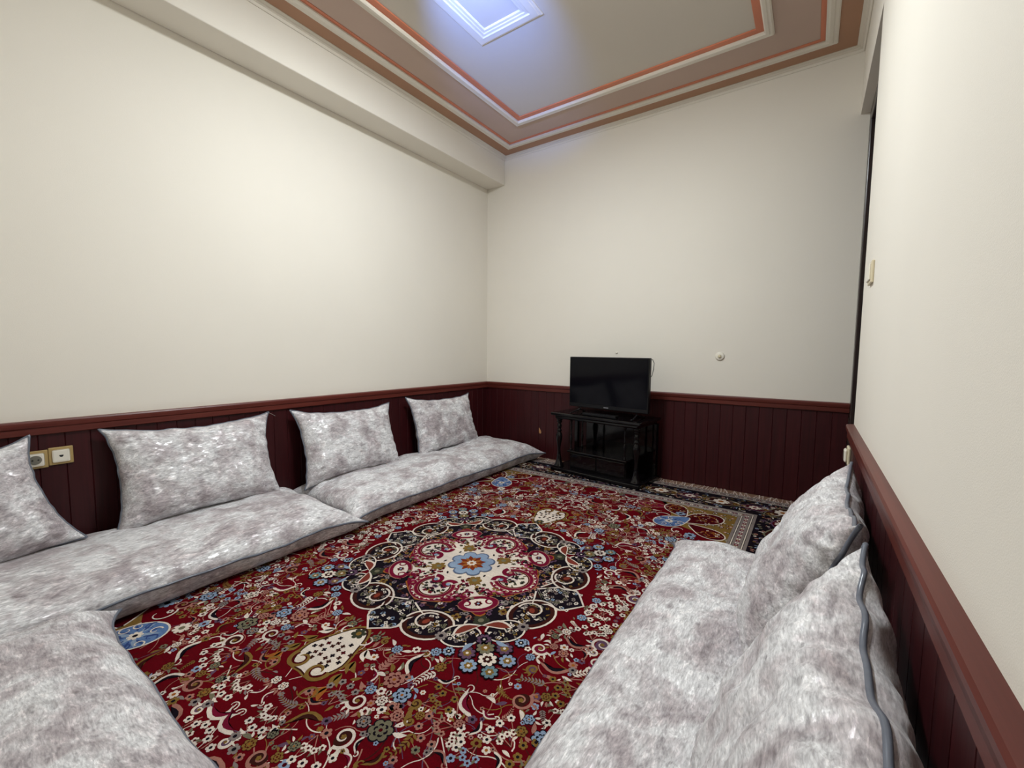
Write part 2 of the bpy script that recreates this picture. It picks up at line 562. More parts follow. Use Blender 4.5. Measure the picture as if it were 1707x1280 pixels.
def make_cushion(root, w, h, t, seed, pinch=0.034, ear=0.05, fat=0.22, wav=0.006):
    """local: x width, z height from the bottom seam, front towards -y"""
    def base(u, v):
        x = w / 2 * u * (1 - 2 * pinch / w * (1 - v * v)) * (1 + ear * (u * u * v * v) ** 3)
        z = h / 2 * v * (1 - 2 * pinch / h * (1 - u * u)) * (1 + ear * (u * u * v * v) ** 3)
        d = max(abs(u), abs(v))
        e = max(0, (d - 0.82) / 0.18)
        x += wav * fnoise(seed, u * 3, v * 3, 1.7) * (0.4 + e)
        z += wav * fnoise(seed + 9, u * 3, v * 3, 1.7) * (0.4 + e)
        return x, z + h / 2

    def thick(u, v, side):
        pr = max(0.0, (1 - u ** 4) * (1 - v ** 4)) ** 0.52
        q = t / 2 * pr * (1 - fat * v)
        du, dv = 1 - abs(u), 1 - abs(v)
        puck = 0.0042 * (math.sin(v * 26 + seed * 3 + 1.5 * math.sin(v * 9)) * math.exp(-((du - 0.13) / 0.10) ** 2)
                        + math.sin(u * 30 + seed * 5 + 1.5 * math.sin(u * 7)) * math.exp(-((dv - 0.14) / 0.10) ** 2))
        q += puck * min(1, pr * 2) + 0.016 * fnoise(u * w, v * h, seed + side * 4, 5.0) * pr + 0.006 * fnoise(u * w, v * h, seed + side * 4, 14.0) * pr
        return q

    def ft(u, v):
        x, z = base(u, v)
        return (x, -thick(u, v, 0), z)

    def fb(u, v):
        x, z = base(u, v)
        return (x, 0.85 * thick(u, v, 1), z)

    bm, loop = soft_grid(72, 56, ft, fb)
    obj('cover', bm, M['velvet'], root, smooth=True)
    pip = obj('piping', tube(loop, 0.0055, 8, True), M['piping'], root, smooth=True)
    pip['label'] = 'blue-grey satin piping'
    return loop


def lean_cushion(label, loc, rz, lean, roll, w, h, t, seed, group, **kw):
    r = thing('cushion', label, 'cushion', loc, (0, 0, 0), group)
    r.rotation_mode = 'QUATERNION'
    r.rotation_quaternion = (Matrix.Rotation(rz, 4, 'Z') @ Matrix.Rotation(-lean, 4, 'X') @ Matrix.Rotation(roll, 4, 'Y')).to_quaternion()
    lp_ = make_cushion(r, w, h, t, seed, **kw)
    return r, lp_


GL, GR = 'back cushions along the long wall', 'back cushions beside the door'
HP = PI / 2
lean_cushion('silver velvet cushion leaning crookedly, just overlapping the gold-framed power socket', (-2.70, 0.050, 0.130), HP, 0.36, -0.26, 0.77, 0.50, 0.20, 1.3, GL)
c2, c2l = lean_cushion('silver velvet cushion beside the wall sockets, a loose thread at its upper corner', (-2.735, 0.945, 0.178), HP, 0.335, 0.01, 0.78, 0.525, 0.20, 4.1, GL)
lean_cushion('silver velvet cushion where the two mattresses of the long wall meet', (-2.715, 1.895, 0.165), HP, 0.35, 0.03, 0.79, 0.52, 0.21, 7.7, GL)
lean_cushion('silver velvet cushion in the corner towards the television', (-2.72, 2.90, 0.165), HP, 0.32, 0.03, 0.79, 0.52, 0.20, 11.2, GL)
lean_cushion('plump silver velvet cushion nearer the door and the low ivory socket', (-0.052, 1.62, 0.175), -HP - 0.05, 0.33, -0.03, 0.765, 0.54, 0.25, 15.9, GR, fat=0.28, wav=0.014)
lean_cushion('plump silver velvet cushion on the door-side wall, farther from the door', (-0.05, 0.785, 0.165), -HP, 0.31, 0.0, 0.765, 0.53, 0.26, 21.4, GR, fat=0.28, wav=0.016, pinch=0.052)
# loose thread
q = max(c2l, key=lambda p: p.x + p.z)
th = obj('thread', tube([q + Vector(d) for d in ((0, 0, 0), (0.006, -0.006, -0.012), (0.016, -0.012, -0.02), (0.03, -0.016, -0.034))], 0.0011, 5), M['thread'], c2)


def make_mattress(label, loc, rz, L, W, seed, zs=0.088, top=0.115, pinch=0.035, ear=0.045, group='floor mattresses round the carpet', kink=0.0):
    """local: x length, y width, z up from the carpet"""
    r = thing('floor_mattress', label, 'mattress', loc, (0, 0, rz), group)

    def base(u, v):
        k = (u * u * v * v) ** 6
        x = L / 2 * u * (1 - 2 * pinch / L * (1 - v ** 4)) * (1 + ear * 0.6 * k)
        y = W / 2 * v * (1 - 2 * pinch / W * (1 - abs(u) ** 10)) * (1 + ear * k * 1.6)
        y += 0.010 * fnoise(u * L, seed, v, 1.6) + 0.006 * fnoise(u * L, seed + 5, v, 5)
        x += 0.010 * fnoise(v * W, seed + 3, u, 3)
        return x, y

    def seam(u, v):
        return zs + 0.012 * fnoise(u * L, v * W, seed, 1.8) + 0.005 * fnoise(u * L, v * W, seed + 2, 6) - 0.025 * (u * u * v * v) ** 5

    def ft(u, v):
        x, y = base(u, v)
        pr = max(0.0, (1 - abs(u) ** 14) * (1 - v ** 4)) ** 0.62
        z = seam(u, v) + top * pr * (1 + kink * u)
        du, dv = (1 - abs(u)) * L / 2, (1 - abs(v)) * W / 2
        z += pr * (0.016 * fnoise(x, y, seed, 2.6) + 0.010 * fnoise(x, y, seed + 7, 6.5) + 0.004 * fnoise(x, y, seed + 1, 18))
        z += 0.007 * pr * (math.sin(x * 17 + 3 * math.sin(x * 3.1 + seed)) * math.exp(-((dv - 0.07) / 0.05) ** 2)
                           + math.sin(y * 22 + seed) * math.exp(-((du - 0.09) / 0.06) ** 2))
        return (x, y, max(z, 0.03))

    def fb(u, v):
        x, y = base(u, v)
        pr = max(0.0, (1 - abs(u) ** 40) * (1 - abs(v) ** 22)) ** 0.55
        s = seam(u, v)
        k = 1 - 0.035 * pr
        return (x * (1 - 0.012 * pr), y * k, s * (1 - pr) + 0.001 * pr if pr < 0.97 else 0.001)

    bm, loop = soft_grid(110, 56, ft, fb)
    obj('cover', bm, M['velvet'], r, smooth=True)
    pip = obj('piping', tube(loop, 0.0055, 8, True), M['piping'], r, smooth=True)
    pip['label'] = 'blue-grey satin piping'
    return r


RZ = 0.0135                                                     # top of the carpet pile
make_mattress('long silver velvet mattress along the long wall, reaching towards the television', (-2.555, 2.545, RZ), HP, 2.14, 0.79, 3.3, pinch=0.03)
make_mattress('long silver velvet mattress below the wall sockets', (-2.535, 0.505, RZ), HP, 1.96, 0.82, 8.4, zs=0.092, ear=0.05)
make_mattress('silver velvet mattress along the wall opposite the television, meeting the one below the sockets', (-1.16, -0.04, RZ), 0.0, 1.88, 0.86, 12.9, zs=0.11, top=0.115)
make_mattress('silver velvet mattress on the door side, bearing two plump cushions', (-0.178, 1.335, RZ), HP, 1.86, 0.725, 17.5, zs=0.10, top=0.105, ear=0.02)

# ------------------------------------------------------------------ television stand and television
ST = thing('television_stand', 'black lacquered television stand with turned columns', 'stand', (-1.46, 3.505, RZ), (0, 0, -0.115))
hwid = 0.43
obj('base_board', nbox(-hwid, hwid, -0.21, 0.19, 0.0, 0.035, 0.008), M['black'], ST)
obj('top_board', nbox(-hwid, hwid, -0.215, 0.19, 0.508, 0.534, 0.007, 3), M['black'], ST)
obj('top_moulding', nbox(-hwid + 0.03, hwid - 0.03, -0.19, 0.18, 0.478, 0.508, 0.010, 3), M['black'], ST)
colp = [(0.046, 0.035), (0.046, 0.041), (0.043, 0.046), (0.034, 0.062), (0.024, 0.095), (0.0165, 0.14), (0.0135, 0.185), (0.0150, 0.22), (0.020, 0.25), (0.027, 0.285),
        (0.029, 0.312), (0.026, 0.335), (0.017, 0.350), (0.015, 0.356), (0.023, 0.362), (0.023, 0.370), (0.014, 0.376), (0.018, 0.392), (0.022, 0.408), (0.018, 0.424),
        (0.013, 0.432), (0.022, 0.438), (0.024, 0.446), (0.020, 0.456), (0.028, 0.462), (0.028, 0.478)]
cm = None
for sx in (-1, 1):
    o = obj('turned_column', cm or lathe(colp, 28), M['black'], ST, (sx * 0.375, -0.150, 0), smooth=cm is None)
    cm = o.data
for sx in (-1, 1):
    o = obj('rear_post', nbox(-0.018, 0.018, -0.015, 0.015, 0.035, 0.478, 0.004), M['black'], ST, (sx * 0.39, 0.165, 0))
lb = obj('lower_cabinet', nbox(-0.275, 0.275, -0.12, 0.17, 0.035, 0.178, 0.004), M['black'], ST)
for sx in (-1, 1):
    d = obj('cabinet_door', nbox(min(sx * 0.004, sx * 0.268), max(sx * 0.004, sx * 0.268), -0.132, -0.120, 0.045, 0.168, 0.004), M['black'], lb)
obj('shelf', nbox(-0.29, 0.29, -0.150, 0.175, 0.178, 0.196, 0.005), M['black'], ST)
obj('back_panel', nbox(-0.285, 0.415, 0.170, 0.182, 0.035, 0.478), M['black'], ST)
spp = [(0.010, 0.196), (0.012, 0.200), (0.012, 0.206), (0.006, 0.214), (0.009, 0.228), (0.006, 0.240), (0.010, 0.262), (0.013, 0.300), (0.009, 0.328), (0.006, 0.336),
       (0.010, 0.342), (0.006, 0.350), (0.0075, 0.39), (0.0085, 0.430), (0.006, 0.448), (0.011, 0.456), (0.011, 0.478)]
sm_ = None
for sx in (-1, 1):
    for y in (-0.125, 0.06):
        o = obj('spindle', sm_ or lathe(spp, 16), M['black'], ST, (sx * 0.262, y, 0), smooth=sm_ is None)
        sm_ = o.data
for px, py in ((-0.355, -0.165), (0.355, -0.165)):
    obj('round_inlay', lathe([(0.001, 0.530), (0.016, 0.530), (0.016, 0.5345), (0.010, 0.535), (0.001, 0.535)], 16), M['black'], ST, (px, py, 0), smooth=True)

TV = thing('television', 'flat black television on the lacquered stand', 'television', (-1.418, 3.45, RZ + 0.5355), (0, 0, -0.125))
tw, t0, t1 = 0.378, 0.052, 0.500
bm = nbox(-tw, tw, -0.018, 0.022, t0, t1, 0.004)
box(bm, -tw * 0.62, tw * 0.62, 0.020, 0.060, t0 + 0.04, t1 - 0.12, 0.012)
obj('casing', bm, M['tvplastic'], TV)
obj('screen', nbox(-tw + 0.010, tw - 0.010, -0.0195, -0.017, t0 + 0.034, t1 - 0.010), M['screen'], TV)
obj('logo', nbox(-0.022, 0.022, -0.0195, -0.017, t0 + 0.012, t0 + 0.019), M['logo'], TV)
for sx in (-1, 1):
    obj('foot', tube([(sx * 0.27, 0.0, t0 + 0.01), (sx * 0.275, 0.0, 0.03), (sx * 0.29, -0.10, 0.006), (sx * 0.29, -0.13, 0.006)], 0.006), M['tvplastic'], TV, smooth=True)
    obj('foot', tube([(sx * 0.27, 0.0, t0 + 0.01), (sx * 0.275, 0.0, 0.03), (sx * 0.29, 0.08, 0.006), (sx * 0.29, 0.11, 0.006)], 0.006), M['tvplastic'], TV, smooth=True)
obj('cable', tube([(tw - 0.03, 0.03, t1 - 0.02), (tw + 0.004, 0.03, t1 - 0.012), (tw + 0.016, 0.03, t1 - 0.04), (tw + 0.014, 0.03, t1 - 0.09), (tw + 0.002, 0.03, t1 - 0.14), (tw - 0.03, 0.035, t1 - 0.18)], 0.0025, 6), M['tvplastic'], TV, smooth=True)
SB = thing('set_top_box', 'slim dark box lying in front of the television foot', 'box', (-1.44, 3.355, RZ + 0.5355), (0, 0, -0.115))
obj('casing', nbox(-0.16, 0.16, -0.028, 0.028, 0.0, 0.022, 0.004), M['tvplastic'], SB)

# ------------------------------------------------------------------ wall fittings
def socket(name, label, y, z, kind):
    r = thing(name, label, 'socket', (XL + PT, y, z), (0, 0, HP))     # local -y faces the room
    obj('frame', nbox(-0.042, 0.042, -0.009, 0, -0.042, 0.042, 0.003), M['gold'], r)
    ins = obj('insert', nbox(-0.030, 0.030, -0.014, -0.008, -0.030, 0.030, 0.006, 3), M['white'], r)
    if kind == 'power':
        bm = lathe([(0.001, 0.0), (0.021, 0.0), (0.021, 0.0015), (0.001, 0.0015)], 24)
        bmesh.ops.rotate(bm, verts=bm.verts, cent=(0, 0, 0), matrix=Matrix.Rotation(HP, 3, 'X'))
        bmesh.ops.translate(bm, verts=bm.verts, vec=(0, -0.0142, 0))
        obj('socket_well', bm, M['grey'], ins)
        for sx in (-1, 1):
            bm = lathe([(0.0005, 0.0), (0.0035, 0.0), (0.0035, 0.001), (0.0005, 0.001)], 10)
            bmesh.ops.rotate(bm, verts=bm.verts, cent=(0, 0, 0), matrix=Matrix.Rotation(HP, 3, 'X'))
            bmesh.ops.translate(bm, verts=bm.verts, vec=(sx * 0.0095, -0.0157, 0))
            obj('pin_hole', bm, M['hole'], ins)
    else:
        bm = bmesh.new()
        for y_ in (-0.0148, -0.0138):
            pass
        pts = [(-0.007, 0.004), (0.007, 0.004), (0.007, -0.001), (0.003, -0.006), (-0.003, -0.006), (-0.007, -0.001)]
        f = [bm.verts.new((a, -0.0146, b)) for a, b in pts]
        g = [bm.verts.new((a, -0.013, b)) for a, b in pts]
        bm.faces.new(f)
        for k in range(6):
            bm.faces.new((f[k], f[(k + 1) % 6], g[(k + 1) % 6], g[k]))
        obj('jack_port', bm, M['hole'], ins)
    return r


socket('power_socket', 'white two-pin power socket in a gold frame, partly behind the crooked cushion', 0.325, 0.572, 'power')
socket('phone_socket', 'white phone socket with one dark port in a gold frame', 0.410, 0.578, 'phone')

PL = thing('round_wall_cap', 'small round cream cable cap on the wall beside the television', 'wall cap', (-0.598, YB, 1.067), (HP, 0, 0))
obj('rim', lathe([(0.001, 0), (0.034, 0), (0.034, 0.006), (0.028, 0.012), (0.018, 0.013), (0.001, 0.013)], 28), M['white'], PL, smooth=True)
obj('knob', lathe([(0.001, 0.013), (0.013, 0.013), (0.012, 0.021), (0.007, 0.024), (0.001, 0.024)], 20), M['ivory'], PL, smooth=True)
WS = thing('wall_stud', 'tiny white plug in the wall just above the television', 'plug', (-1.457, YB, 1.087), (HP, 0, 0))
obj('cap', lathe([(0.001, 0), (0.010, 0), (0.010, 0.004), (0.006, 0.008), (0.001, 0.008)], 14), M['white'], WS, smooth=True)

SW = thing('light_switch', 'ivory light switch on the cream wall beside the door', 'switch', (XR, 2.28, 1.425), (0, 0, -HP))
obj('frame', nbox(-0.060, 0.060, -0.010, 0, -0.044, 0.044, 0.003), M['ivory'], SW)
for sx in (-1, 1):
    obj('rocker', nbox(min(sx * 0.003, sx * 0.048), max(sx * 0.003, sx * 0.048), -0.016, -0.009, -0.032, 0.032, 0.003), M['white'], SW)
LS = thing('low_wall_socket', 'ivory socket on the mahogany planks by the door opening', 'socket', (XR - PT, 2.555, 0.615), (0, 0, -HP))
obj('frame', nbox(-0.042, 0.042, -0.012, 0, -0.042, 0.042, 0.005), M['ivory'], LS)
lw = obj('insert', nbox(-0.030, 0.030, -0.024, -0.011, -0.030, 0.030, 0.008, 3), M['white'], LS)
bm = lathe([(0.001, 0.0), (0.020, 0.0), (0.020, 0.001), (0.001, 0.001)], 20)
bmesh.ops.rotate(bm, verts=bm.verts, cent=(0, 0, 0), matrix=Matrix.Rotation(HP, 3, 'X'))
bmesh.ops.translate(bm, verts=bm.verts, vec=(0, -0.0242, 0))
obj('socket_well', bm, M['grey'], lw)

# ------------------------------------------------------------------ carpet
RED, DRED, ROSE = lin(88, 3, 14), lin(66, 4, 12), lin(104, 16, 42)
CRM, PNK, GLD = lin(206, 195, 182), lin(150, 104, 92), lin(116, 90, 44)
NVY, BRN, OLV = lin(20, 14, 22), lin(52, 22, 18), lin(106, 102, 82)
BLU, PBL, PUR = lin(84, 110, 152), lin(128, 146, 168), lin(88, 64, 84)
ORG, GRY, GRN = lin(142, 84, 36), lin(122, 112, 108), lin(50, 52, 40)
LAY = 0.00022                                                    # step of one drawn layer of pile


class Drawing:
    """flat coloured pile shapes, drawn in one quarter and mirrored"""
    def __init__(s):
        s.v, s.f, s.c = [], [], []

    def poly(s, pts, col, L, mirror=True, fan=True):
        for sx, sy in (((1, 1), (-1, 1), (1, -1), (-1, -1)) if mirror else ((1, 1),)):
            b = len(s.v)
            s.k = (getattr(s, 'k', 0) * 7 + 3) % 17
            z = L * LAY + s.k * 8e-6          # no two overlapping shapes share a plane
            for x, y in pts:
                s.v.append((x * sx, y * sy, z))
            n = len(pts)
            if fan:
                s.v.append((sum(p[0] for p in pts) / n * sx, sum(p[1] for p in pts) / n * sy, z))
                for k in range(n):
                    t = (b + k, b + (k + 1) % n, b + n)
                    s.f.append(t if sx * sy > 0 else t[::-1])
                    s.c.append(col)
            else:
                t = tuple(range(b, b + n))
                s.f.append(t if sx * sy > 0 else t[::-1])
                s.c.append(col)

    def ell(s, x, y, rx, ry, rot, col, L, n=12, **k):
        ca, sa = math.cos(rot), math.sin(rot)
        s.poly([(x + rx * math.cos(a) * ca - ry * math.sin(a) * sa, y + rx * math.cos(a) * sa + ry * math.sin(a) * ca)
                for a in (2 * PI * q / n for q in range(n))], col, L, **k)

    def leaf(s, x, y, ln, wd, rot, col, L, bend=0.0, **k):
        """pointed leaf growing from (x, y)"""
        ca, sa = math.cos(rot), math.sin(rot)
        up, dn = [], []
        for q in range(7):
            t = q / 6
            h = wd / 2 * math.sin(PI * t ** 0.8)
            cy = bend * ln * math.sin(PI * t)
            up.append((t * ln, cy + h))
            dn.append((t * ln, cy - h))
        pts = up + dn[-2:0:-1]
        s.poly([(x + a * ca - b * sa, y + a * sa + b * ca) for a, b in pts], col, L, **k)

    def flower(s, x, y, r, n, col, cen, L, rot=0.0, deep=0.32, **k):
        pts = []
        for q in range(n * 6):
            a = 2 * PI * q / (n * 6)
            rr = r * (1 - deep + deep * abs(math.sin(n * a / 2)) ** 0.6)
            pts.append((x + rr * math.cos(a + rot), y + rr * math.sin(a + rot)))
        s.poly(pts, col, L, **k)
        if cen:
            s.ell(x, y, r * 0.36, r * 0.36, 0, cen, L + 1, 8, **k)

    def strip(s, pts, w0, w1, col, L, **k):
        up, dn = [], []
        n = len(pts)
        for i, (x, y) in enumerate(pts):
            ax, ay = pts[max(i - 1, 0)]
            bx, by = pts[min(i + 1, n - 1)]
            d = math.hypot(bx - ax, by - ay) or 1
            w = (w0 + (w1 - w0) * i / (n - 1)) / 2
            nx, ny = -(by - ay) / d * w, (bx - ax) / d * w
            up.append((x + nx, y + ny))
            dn.append((x - nx, y - ny))
        for i in range(n - 1):
            s.poly([up[i], up[i + 1], dn[i + 1], dn[i]], col, L, fan=False, **k)

    def curl(s, x, y, r0, r1, a0, a1, w0, w1, col, L, n=14, **k):
        pts = []
        for i in range(n + 1):
            t = i / n
            r = r0 + (r1 - r0) * t
            a = a0 + (a1 - a0) * t
            pts.append((x + r * math.cos(a), y + r * math.sin(a)))
        s.strip(pts, w0, w1, col, L, **k)
        return pts

    def outlined(s, pts, col, out, w, L, **k):
        n = len(pts)
        s.poly(pts, col, L, **k)
        s.strip(pts + [pts[0], pts[1]], w, w, out, L + 1, **k)

    def build(s, name, mat, parent):
        me = bpy.data.meshes.new(name)
        me.from_pydata(s.v, [], s.f)
        at = me.color_attributes.new('yarn', 'FLOAT_COLOR', 'CORNER')
        data = []
        for f, c in zip(s.f, s.c):
            data.extend(list(c) * len(f))
        at.data.foreach_set('color', data)
        return obj(name, me, mat, parent)


def pile_material():
    t = NT('carpet_pile')
    a = t.n('ShaderNodeAttribute', attribute_name='yarn')
    tc = t.n('ShaderNodeTexCoord')
    n1 = t.n('ShaderNodeTexNoise', Scale=420.0, Detail=3.0, Roughness=0.7)
    n2 = t.n('ShaderNodeTexNoise', Scale=5.0, Detail=4.0)
    mp = t.n('ShaderNodeMapping')
    mp.inputs['Scale'].default_value = (1.0, 30.0, 1.0)
    n3 = t.n('ShaderNodeTexNoise', Scale=3.0, Detail=3.0)
    for n_ in (n1, n2):
        t.l(tc.outputs['Object'], n_.inputs['Vector'])
    t.l(tc.outputs['Object'], mp.inputs[0])
    t.l(mp.outputs[0], n3.inputs['Vector'])
    c = t.mix(1.0, a.outputs['Color'], t.ramp(n1.outputs['Fac'], [(0.3, (0.72,) * 3 + (1,)), (0.7, (1.15,) * 3 + (1,))]), 'MULTIPLY')
    c = t.mix(1.0, c, t.ramp(n2.outputs['Fac'], [(0.3, (0.84, 0.82, 0.86, 1)), (0.7, (1.08, 1.06, 1.04, 1))]), 'MULTIPLY')
    c = t.mix(1.0, c, t.ramp(n3.outputs['Fac'], [(0.3, (0.9,) * 3 + (1,)), (0.7, (1.06,) * 3 + (1,))]), 'MULTIPLY')
    t.l(c, t.b.inputs['Base Color'])
    t.b.inputs['Roughness'].default_value = 0.9
    t.b.inputs['Specular IOR Level'].default_value = 0.04
    t.b.inputs['Sheen Weight'].default_value = 0.0
    t.bump(n1.outputs['Fac'], 0.35, 0.003)
    return t.m


M['pile'] = pile_material()
RC = (-1.367, 1.605)
HX, HY = 1.50, 2.00                                              # half size of the pile
FX, FY = 1.02, 1.52                                              # half size of the red field
rug = thing('carpet', 'large red patterned carpet with a dark round medallion, covering the floor', 'carpet', (RC[0], RC[1], 0.0))
bm = nbox(-HX, HX, -HY, HY, 0.0005, 0.0110, 0.002, 1)
rng = random.Random(5)
base = obj('pile_base', bm, None, rug)
me = base.data
at = me.color_attributes.new('yarn', 'FLOAT_COLOR', 'CORNER')
at.data.foreach_set('color', list(DRED) * len(me.loops))
me.materials.append(M['pile'])


def layer_root(d, name):
    o = d.build(name, M['pile'], rug)
    o.location = (0, 0, 0.0111)
    return o


# --- border: outer guard, dark floral band, inner guard
D = Drawing()
R = lambda x0, x1, y0, y1, c, L: D.poly([(x0, y0), (x1, y0), (x1, y1), (x0, y1)], c, L, fan=False)
R(0, HX, 0, HY, DRED, 0)
R(0, HX - 0.012, 0, HY - 0.012, GRY, 1)
R(0, HX - 0.088, 0, HY - 0.088, NVY, 2)
R(0, FX + 0.105, 0, FY + 0.105, GRY, 3)
R(0, FX, 0, FY, RED, 4)


def path(off):
    """points along the border centre line of a quarter: along x at the far edge, then down the side"""
    cx, cy = FX + off, FY + off
    return cx, cy


def guard(off, wd, L):
    cx, cy = path(off)
    n = int(cx / 0.030)
    stp = cx / n
    for k in range(n):
        x = (k + 0.5) * stp
        D.flower(x, cy, wd, 4, CRM if k % 2 else ROSE, DRED if k % 2 else CRM, L, deep=0.45)
        D.leaf(x + stp * 0.35, cy - wd, wd * 1.6, wd * 0.6, 1.2, PUR if k % 3 else GLD, L)
    n = int(cy / 0.030)
    stp = cy / n
    for k in range(n):
        y = (k + 0.5) * stp
        D.flower(cx, y, wd, 4, CRM if k % 2 else ROSE, DRED if k % 2 else CRM, L, deep=0.45)
        D.leaf(cx - wd, y + stp * 0.35, wd * 1.6, wd * 0.6, 0.3, PUR if k % 3 else GLD, L)
    for o in (off - 0.030, off + 0.030):
        ax, ay = FX + o, FY + o
        for w_, c_ in ((0.006, NVY), (0.003, CRM)):
            D.poly([(0, ay - w_), (ax, ay - w_), (ax, ay + w_), (0, ay + w_)], c_, L + (1 if c_ is CRM else 0), fan=False)
            D.poly([(ax - w_, 0), (ax + w_, 0), (ax + w_, ay), (ax - w_, ay)], c_, L + (1 if c_ is CRM else 0), fan=False)


guard(0.052, 0.013, 5)
guard(0.435, 0.011, 5)


def cartouche(x, y, a, big, L):
    """border palmette drawn along direction a"""
    r = 0.100 if big else 0.070
    g = OLV if big else PUR
    pts = []
    for q in range(28):
        t = 2 * PI * q / 28
        rr = 1 - 0.16 * abs(math.sin(2 * t)) ** 0.7
        px, py = 1.5 * r * rr * math.cos(t), 0.80 * r * rr * math.sin(t)
        pts.append((x + px * math.cos(a) - py * math.sin(a), y + px * math.sin(a) + py * math.cos(a)))
    D.outlined(pts, BRN if big else DRED, g, 0.010, L)
    D.flower(x, y, r * 0.55, 8, CRM, ORG if big else ROSE, L + 2)
    for sg in (-1, 1):
        D.flower(x + sg * r * math.cos(a), y + sg * r * math.sin(a), r * 0.25, 5, GLD, DRED, L + 2)
        D.curl(x + sg * r * 0.75 * math.cos(a), y + sg * r * 0.75 * math.sin(a), r * 0.45, r * 0.1, a + 0.3, a + 0.3 + sg * 5, 0.008, 0.003, CRM, L + 3, 12)


bx_, by_ = FX + 0.245, FY + 0.245
for k in range(6):
    cartouche(0.215 * k + 0.02, by_, 0.0, k % 2 == 0, 6)
for k in range(8):
    cartouche(bx_, 0.215 * k + 0.02, HP, k % 2 == 0, 6)
cartouche(bx_ + 0.0, by_ + 0.0, PI / 4, True, 6)
for k in range(950):                                             # little leaves and florets between
    if rng.random() < bx_ / (bx_ + by_):
        x, y = rng.uniform(0, HX - 0.1), by_ + rng.uniform(-0.125, 0.125)
    else:
        x, y = bx_ + rng.uniform(-0.125, 0.125), rng.uniform(0, HY - 0.1)
    c = rng.choice((CRM, PNK, GRY, OLV, PUR, PBL, GLD))
    if rng.random() < 0.45:
        D.flower(x, y, rng.uniform(0.008, 0.014), 5, c, NVY, 5, rng.random() * 6)
    else:
        D.leaf(x, y, rng.uniform(0.02, 0.045), rng.uniform(0.006, 0.012), rng.random() * 6.3, c, 5, rng.uniform(-0.2, 0.2))
layer_root(D, 'border')

# --- corner spandrels
D = Drawing()
gold = [(FX, 1.00)]
for q in range(25):
    t = q / 24
    a = HP * t
    rr = 1 - 0.10 * abs(math.sin(4 * a))
    gold.append((FX - 0.44 * rr * math.sin(a) * 1.06, FY - 0.52 * rr * math.cos(a)))
gold = [p for p in gold] + [(FX - 0.50, FY), (FX, FY)]
D.poly([(min(p[0], FX), min(p[1], FY)) for p in gold], GLD, 6)
for q in range(130):
    x, y = FX - rng.random() * 0.45, FY - rng.random() * 0.5
    if (FX - x) / 0.44 + (FY - y) / 0.52 < 0.95:
        D.flower(x, y, 0.012, 5, rng.choice((OLV, DRED, GRN, PNK)), CRM, 7)


def teardrop(cx, cy, r, a, col, out, L, tail=1.7, w=0.007):
    pts = []
    for q in range(28):
        t = 2 * PI * q / 28
        rr = r * (1 + (tail - 1) * max(0, math.cos(t)) ** 5)
        px, py = rr * math.cos(t), r * 0.78 * math.sin(t)
        pts.append((cx + px * math.cos(a) - py * math.sin(a), cy + px * math.sin(a) + py * math.cos(a)))
    D.outlined(pts, col, out, w, L)
    return pts


def fill_florets(cx, cy, r, n, cols, L, size=0.012):
    for _ in range(n):
        a, d = rng.random() * 2 * PI, r * math.sqrt(rng.random())
        x, y = cx + d * math.cos(a), cy + d * math.sin(a)
        c = rng.choice(cols)
        if rng.random() < 0.5:
            D.flower(x, y, size * rng.uniform(0.7, 1.1), 5, c, NVY, L, rng.random() * 6)
        else:
            D.leaf(x, y, size * 2.4, size * 0.7, rng.random() * 6.3, c, L)


for (cx, cy, r, a, col) in ((0.855, 1.34, 0.118, -2.35, DRED), (0.92, 1.11, 0.092, 2.6, DRED), (0.65, 1.42, 0.094, -1.0, DRED), (0.47, 1.40, 0.075, 0.2, ROSE), (0.94, 0.90, 0.070, 1.4, ROSE)):
    teardrop(cx, cy, r, a, col, CRM if col is DRED else PNK, 8)
    D.curl(cx, cy, r * 0.62, r * 0.15, a + 2, a + 8, 0.008, 0.004, ORG, 10, 18)
    fill_florets(cx, cy, r * 0.74, 26, (CRM, ORG, PNK, GLD, ORG), 11, 0.009)
# the blue palmette that ends each spandrel
teardrop(0.67, 1.165, 0.105, 0.95, BLU, CRM, 12, 1.55)
D.ell(0.67, 1.165, 0.060, 0.055, 0, lin(78, 100, 150), 14)
for q in range(11):
    a = 2 * PI * q / 11
    D.leaf(0.67, 1.165, 0.082, 0.022, a, PBL if q % 2 else BLU, 15)
DB = lin(52, 70, 118)
for q in range(9):
    a = 2 * PI * q / 9 + 0.2
    D.curl(0.67 + 0.066 * math.cos(a), 1.165 + 0.058 * math.sin(a), 0.024, 0.006, a, a + 5.5, 0.006, 0.003, DB if q % 2 else CRM, 17, 12)
    D.leaf(0.67 + 0.03 * math.cos(a), 1.165 + 0.03 * math.sin(a), 0.05, 0.010, a + 0.3, DB, 16)
D.flower(0.67, 1.165, 0.026, 8, CRM, NVY, 18)
D.flower(0.585, 1.045, 0.032, 8, CRM, OLV, 12)
D.flower(0.545, 0.985, 0.020, 6, PBL, DRED, 12)
D.flower(0.70, 1.34, 0.034, 8, PBL, NVY, 14)
D.flower(0.83, 1.02, 0.034, 8, PBL, NVY, 14)
D.curl(0.60, 1.24, 0.055, 0.02, 0.5, 4.2, 0.008, 0.003, CRM, 15, 14)
D.curl(0.76, 1.06, 0.055, 0.02, 4.4, 0.6, 0.008, 0.003, CRM, 15, 14)
layer_root(D, 'corner_spandrel')

# --- field of flowers
D = Drawing()
placed = []
BIG = [(0, 0, 0.625), (0.485, 0.485, 0.13), (0.61, 0, 0.02), (0, 0.61, 0.02), (0.67, 1.165, 0.145), (0.03, 0.80, 0.135), (0.585, 1.045, 0.03)]


